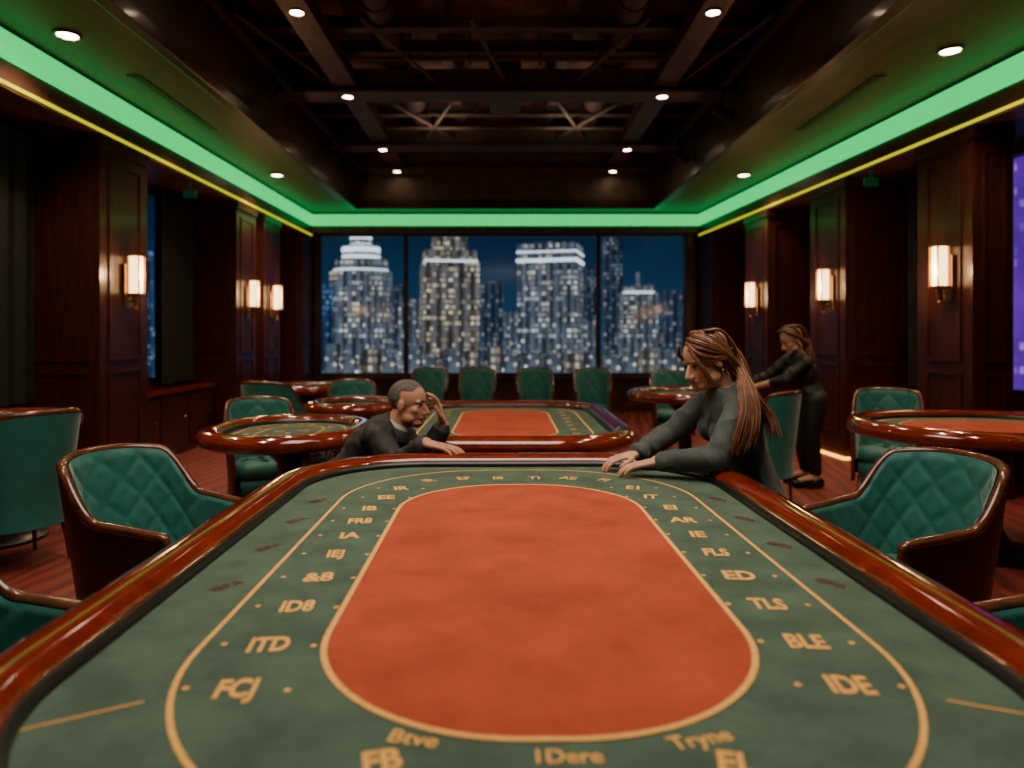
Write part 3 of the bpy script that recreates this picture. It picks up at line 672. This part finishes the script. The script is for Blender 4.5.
def face_details(o,org,C,f,u,lipm,browm):
    f=V(f).normalized(); u=V(u); u=(u-f*u.dot(f)).normalized(); r=f.cross(u).normalized(); B=(f,r,u)
    P=lambda a,b,c:C-org+f*a+r*b+u*c
    for s in (-1,1):
        bm=bmesh.new(); ball(bm,P(.0685,s*.029,.002),(.010,.015,.0075),B); e=finish(bm,'eye',eye_w,True,parent=o)
        bm=bmesh.new(); ball(bm,P(.0765,s*.029,.001),(.0035,.0055,.0060),B); finish(bm,'iris',eye_d,True,parent=e)
        bm=bmesh.new(); tube(bm,[P(.077,s*.016,.006),P(.081,s*.029,.0105),P(.074,s*.043,.006)],.0018,5); finish(bm,'eyelashes',eye_d,True,parent=e)
        bm=bmesh.new(); tube(bm,[P(.083,s*.012,.023),P(.085,s*.026,.028),P(.078,s*.044,.024)],.0032,6); finish(bm,'eyebrow',browm,True,parent=o)
    bm=bmesh.new(); ball(bm,P(.089,0,-.052),(.006,.021,.005),B); ball(bm,P(.088,0,-.060),(.006,.018,.0055),B); finish(bm,'lips',lipm,True,parent=o)
def person(name,label,J,skin,top,pants,fem,org,sleeve=1.0,hair=None):
    J={k_:(V(v) if isinstance(v,tuple) and len(v)==3 else v) for k_,v in J.items()}
    org=V(org); s=(J['shL']-J['shR']).normalized(); sm=(J['shL']+J['shR'])/2
    path=[J['pelvis'],J['waist'],J['chest'],sm+(J['neck']-sm)*.15,J['neck']]
    W=[.150,.108,.128,.135,.050]; Dp=[.110,.080,.098,.066,.048]
    if not fem: W=[.155,.145,.165,.170,.062]; Dp=[.115,.112,.118,.080,.058]
    def torso(bm,add,startdrop=.08):
        secs=[]
        for i in range(5):
            t=(path[min(i+1,4)]-path[max(i-1,0)]).normalized(); b=t.cross(s).normalized(); a=b.cross(t).normalized()
            secs.append((path[i],a*(W[i]+add),b*(Dp[i]+add)))
        t0=(path[1]-path[0]).normalized(); c,a,b=secs[0]
        secs=[(c-t0*startdrop,a*.75,b*.75)]+secs; loft(bm,secs,28)
    ar=[.043,.041,.036,.033,.024] if fem else [.056,.052,.043,.040,.029]
    def arm(bm,S,E,Wr,add,k0=1.0):
        m1=S.lerp(E,.5); m2=E.lerp(Wr,.35); e=E.lerp(Wr,k0)
        rs=[a+add for a in ar]
        limb(bm,[S,m1,E,m2,e],[rs[0],rs[1],rs[2],rs[3],rs[4]])
    def leg(bm,Hp,K,A,add):
        limb(bm,[Hp,Hp.lerp(K,.5),K,K.lerp(A,.35),A],[(.088 if fem else .09)+add,.074+add,.056+add,.052+add,.036+add])
    bm=bmesh.new(); torso(bm,0)
    fwd,r,u,P,B=headparts(bm,J['head'],J['f'],J['u'],fem)
    limb(bm,[J['neck']-(J['head']-J['neck']).normalized()*.03,J['neck'],P(-.022,0,-.055)],[.055 if fem else .068,.045 if fem else .060,.047 if fem else .060])
    for sd,k_ in ((1,'L'),(-1,'R')):
        arm(bm,J['sh'+k_],J['el'+k_],J['wr'+k_],0); hand(bm,J['wr'+k_],J['hd'+k_],J['hn'+k_],J.get('side'+k_,sd),J.get('curl'+k_,.35),.95 if fem else 1.05)
        leg(bm,J['hip'+k_],J['kn'+k_],J['an'+k_],0); fd=V(J['foot']).normalized(); A=J['an'+k_]
        limb(bm,[A,A+fd*.13+V((0,0,-.03))],[.036,.028])
    me=remesh(bm,.0040,3); me.transform(M.Translation(-org))
    body=objm(me,name,skin,True,label=label,cat='person',loc=org)
    def part(bm,nm,m,vox=.007,sm_=4,label=None,fold=0):
        me=remesh(bm,vox,sm_)
        if fold:
            ns=[v.normal.copy() for v in me.vertices]
            for v,n in zip(me.vertices,ns):
                q=v.co
                a=NZ.noise(V((q.x*8,q.y*11,q.z*8+q.x*7))); b=NZ.noise(V((q.x*20,q.y*24,q.z*20+3)))
                v.co=q+n*(fold*(1-2.4*abs(a)**.8)+fold*.4*b)
        me.transform(M.Translation(-org)); return objm(me,nm,m,True,parent=body,label=label)
    bm=bmesh.new(); torso(bm,.012,.10)
    for k_ in 'LR':
        arm(bm,J['sh'+k_],J['el'+k_],J['wr'+k_],.012,sleeve)
        limb(bm,[sm.lerp(J['sh'+k_],.35),J['sh'+k_]],[.052 if fem else .064,ar[0]+.014])
        if sleeve>.5:
            E,Wr=J['el'+k_],J['wr'+k_]; dd=(Wr-E).normalized(); c=E.lerp(Wr,sleeve); cyl(bm,c-dd*.05,c+dd*.006,ar[4]+.012,ar[4]+.017,18)
    if fem:
        fr=V(J['fdir']).normalized()
        for q in (-1,1): ball(bm,J['chest']+fr*.080+s*q*.058,(.048,.048,.050))
    part(bm,J.get('topname','blouse'),top,.006,3,J.get('toplabel'),.0070)
    bm=bmesh.new()
    ball(bm,J['pelvis']-V((0,0,.02)),(.14,.15,.11))
    for k_ in 'LR': leg(bm,J['hip'+k_],J['kn'+k_],J['an'+k_]+V((0,0,.05)),.014)
    part(bm,'trousers',pants,.008)
    for k_ in 'LR':
        bm=bmesh.new(); fd=V(J['foot']).normalized(); A=J['an'+k_]-org
        z=lambda v,zz:V((v.x,v.y,zz))
        limb(bm,[z(A-fd*.03,.045),z(A+fd*.05,.045),z(A+fd*.17,.035)],[.044,.044,.034]); finish(bm,'shoe',shoe_m,True,parent=body)
    face_details(body,org,J['head'],J['f'],J['u'],lips_m,hair or hair_br)
    return body,P,(fwd,r,u)
def haircap(body,org,P,B3,m,short=False):
    f,r,u=B3; bm=bmesh.new()
    if short:
        ball(bm,P(-.016,0,.033),(.096,.077,.085),(f,r,u),40,28)
        dl=[]; c=P(-.016,0,.033)
        for v in bm.verts:
            q=v.co-c; a,b,c_=q.dot(f),q.dot(r),q.dot(u)
            if (a>.068 ) or (a>.010 and c_<.030 ) or c_<-.070 or (a>-.02 and c_<-.02): dl.append(v)
        bmesh.ops.delete(bm,geom=dl,context='VERTS')
    else:
        ball(bm,P(-.020,0,.034),(.096,.081,.088),(f,r,u),40,28)
        c=P(-.020,0,.034); dl=[]
        for v in bm.verts:
            q=v.co-c; a,b,c_=q.dot(f),q.dot(r),q.dot(u)
            if (a>.055 and c_<.055) or (a>.035 and c_<-.0): dl.append(v)
        bmesh.ops.delete(bm,geom=dl,context='VERTS')
    for v in bm.verts: v.co-=org
    return bm
def strands(bm,org,guides,n,jit,r0=.0035):
    for g in guides:
        for i in range(n):
            j=V((random.uniform(-1,1),random.uniform(-1,1),random.uniform(-1,1)))
            L_=len(g)
            pts=[V(p)+j*jit*(.25+.9*min(1,k_/(L_-1))) +V((random.uniform(-1,1),random.uniform(-1,1),random.uniform(-1,1)))*jit*.10 for k_,p in enumerate(g)]
            pts=[p-org for p in catmull(pts,5)]
            pts=pts[:max(6,int(len(pts)*random.uniform(.86,1)))]
            tube(bm,pts,lambda t:r0*(1.1-.8*t*t),5)
# --- woman leaning over the long table
org=V((1.05,2.95,0))
J=dict(head=(.815,2.85,1.195),f=(-.86,-.34,-.38),u=(-.25,0,1),neck=(.895,2.86,1.085),shL=(.915,2.715,1.020),shR=(.885,3.00,1.025),
 chest=(.935,2.87,.940),waist=(.985,2.90,.80),pelvis=(1.03,2.94,.63),
 elL=(.79,2.62,.838),wrL=(.585,2.70,.812),elR=(.70,3.00,.875),wrR=(.535,2.84,.820),
 hdL=(-1,.10,-.20),hnL=(0,0,-1),hdR=(-1,-.12,-.22),hnR=(0,0,-1),curlL=.30,curlR=.35,sideL=-1,sideR=1,
 hipL=(1.01,2.85,.61),hipR=(1.01,3.03,.61),knL=(.67,2.84,.545),knR=(.67,3.02,.545),anL=(.70,2.84,.09),anR=(.70,3.02,.09),foot=(-1,0,0),fdir=(-.9,0,-.4),topname='blazer',toplabel='dark grey-green fitted blazer')
body,P,B3=person('person','person in dark blazer leaning over the long table',J,skin_f,cloth_g,cloth_k,True,org,sleeve=.93)
nk=V(J['neck'])-org; ax=(V(J['head'])-V(J['neck'])).normalized(); bb=ax.cross(V((0,1,0))).normalized(); aa=bb.cross(ax).normalized()
bm=bmesh.new(); loft(bm,[(nk-ax*.040,aa*.095,bb*.088),(nk+ax*.006,aa*.068,bb*.066),(nk+ax*.008,aa*.060,bb*.058),(nk-ax*.03,aa*.070,bb*.064)],24,False)
finish(bm,'blazer_collar',cloth_g,True,parent=body)
bm=haircap(body,org,P,B3,hair_br)
near=-1 if B3[1].y>0 else 1
G=[]
for i,a in enumerate((.03,.0,-.03,-.06)):
    G.append([P(a+.02,near*.015,.116),P(a-.005,near*.070,.075),P(-.055,near*.080,.0),P(-.080,near*.078,-.085),(.905+i*.012,2.680,1.085),(.895+i*.016,2.632,1.01),(.865+i*.020,2.605,.93),(.835+i*.022,2.590,.855)])
for b in (-.05,0,.05):
    G.append([P(-.02,b,.118),P(-.085,b,.09),P(-.118,b*.8,.02),P(-.128,b*.6,-.06),(.99,2.79+b*.5,1.06),(1.045,2.77+b*.6,.97),(1.05,2.74+b,.885)])
strands(bm,org,G,46,.018)
G=[[P(.068,near*.030,.095),P(.060,near*.068,.05),P(.005,near*.080,.01),P(-.07,near*.070,-.01),P(-.12,near*.02,.0)],
   [P(.068,near*.020,.10),P(.045,near*.066,.07),P(-.01,near*.080,.03),P(-.08,near*.066,.01),P(-.125,near*.01,.01)],
   [P(.068,-near*.030,.095),P(.060,-near*.068,.05),P(.005,-near*.080,.01),P(-.07,-near*.070,-.01),P(-.12,-near*.02,.0)],
   [P(-.115,0,.01),P(-.15,0,.0),P(-.165,near*.01,-.05),P(-.16,near*.02,-.12),P(-.15,near*.03,-.19)],
   [P(.070,near*.035,.085),P(.078,near*.062,.03),P(.068,near*.070,-.03),P(.060,near*.072,-.085)]]
strands(bm,org,G,30,.010,.003)
finish(bm,'hair',hair_br,True,parent=body,label='long light brown hair tied half back, falling over the shoulder')
bm=bmesh.new(); ball(bm,P(-.002,near*.088,-.045)-org,.006); finish(bm,'earring',brass,True,parent=body)
# --- man resting at the table corner
org=V((-.80,3.42,0))
J=dict(head=(-.465,3.40,.965),f=(.93,-.36,-.10),u=(.12,0,1),neck=(-.525,3.41,.865),shR=(-.60,3.26,.825),shL=(-.56,3.56,.835),
 chest=(-.63,3.43,.755),waist=(-.72,3.44,.635),pelvis=(-.79,3.43,.58),
 elR=(-.50,3.20,.70),wrR=(-.345,3.055,.825),elL=(-.40,3.36,.675),wrL=(-.295,3.34,.868),
 hdR=(.85,-.35,-.08),hnR=(0,0,-1),hdL=(-.22,.02,1),hnL=(-1,-.25,0),curlR=.25,curlL=.42,sideR=1,sideL=1,
 hipR=(-.76,3.34,.56),hipL=(-.76,3.52,.56),knR=(-.36,3.26,.53),knL=(-.38,3.44,.52),anR=(-.38,3.26,.09),anL=(-.40,3.46,.09),foot=(1,-.1,0),topname='suit_jacket',toplabel='black suit jacket')
body,P,B3=person('person','person in black suit sitting hunched, hand raised near the face',J,skin_m,cloth_b,cloth_b,False,org,sleeve=.9,hair=hair_gr)
bm=haircap(body,org,P,B3,hair_gr,True); finish(bm,'hair',hair_gr,True,parent=body,label='short cropped grey hair')
nk=V(J['neck'])-org; ax=(V(J['head'])-V(J['neck'])).normalized(); bb=ax.cross(V((0,1,0))).normalized(); aa=bb.cross(ax).normalized()
bm=bmesh.new(); loft(bm,[(nk-ax*.01,aa*.078,bb*.078),(nk+ax*.022,aa*.070,bb*.070)],24,False)
finish(bm,'shirt_collar',shirt,True,parent=body,label='white shirt collar')
bm=bmesh.new(); loft(bm,[(nk-ax*.045,aa*.105,bb*.098),(nk+ax*.004,aa*.084,bb*.082),(nk+ax*.004,aa*.078,bb*.078),(nk-ax*.04,aa*.085,bb*.08)],24,False)
finish(bm,'jacket_collar',cloth_b,True,parent=body)
# --- woman at the further table
org=V((2.62,6.05,0))
J=dict(head=(2.46,6.02,1.255),f=(-.85,-.25,-.45),u=(-.2,0,1),neck=(2.53,6.04,1.14),shL=(2.53,5.89,1.07),shR=(2.50,6.18,1.07),
 chest=(2.56,6.04,1.0),waist=(2.60,6.05,.88),pelvis=(2.64,6.05,.76),
 elL=(2.36,5.90,.92),wrL=(2.19,6.10,.852),elR=(2.32,6.24,.92),wrR=(2.15,6.30,.852),
 hdL=(-1,.2,-.15),hnL=(0,0,-1),hdR=(-1,0,-.15),hnR=(0,0,-1),sideL=-1,sideR=1,
 hipL=(2.64,5.96,.74),hipR=(2.64,6.14,.74),knL=(2.60,5.95,.43),knR=(2.60,6.15,.43),anL=(2.64,5.95,.09),anR=(2.64,6.15,.09),foot=(-1,0,0),fdir=(-1,0,-.2),topname='top',toplabel='black short-sleeved top')
body,P,B3=person('person','person in black clothes reaching over a round table',J,skin_f,cloth_k,cloth_k,True,org,sleeve=.02,hair=hair_dk)
bm=haircap(body,org,P,B3,hair_dk)
G=[]; near=-1 if B3[1].y>0 else 1
for a in (.03,0,-.04):
    for sd in (-1,1): G.append([P(a+.02,sd*.02,.118),P(a,sd*.078,.07),P(-.04,sd*.085,-.02),P(-.08,sd*.08,-.10),(2.55,6.04-.12*sd*near,1.03),(2.57,6.04-.13*sd*near,.90)])
for b in (-.05,0,.05): G.append([P(-.02,b,.12),P(-.09,b,.09),P(-.125,b*.8,.02),P(-.13,b*.6,-.07),(2.65,6.04+b,1.06),(2.68,6.03+b,.92)])
strands(bm,org,G,16,.02,.005); finish(bm,'hair',hair_dk,True,parent=body,label='long wavy dark brown hair')
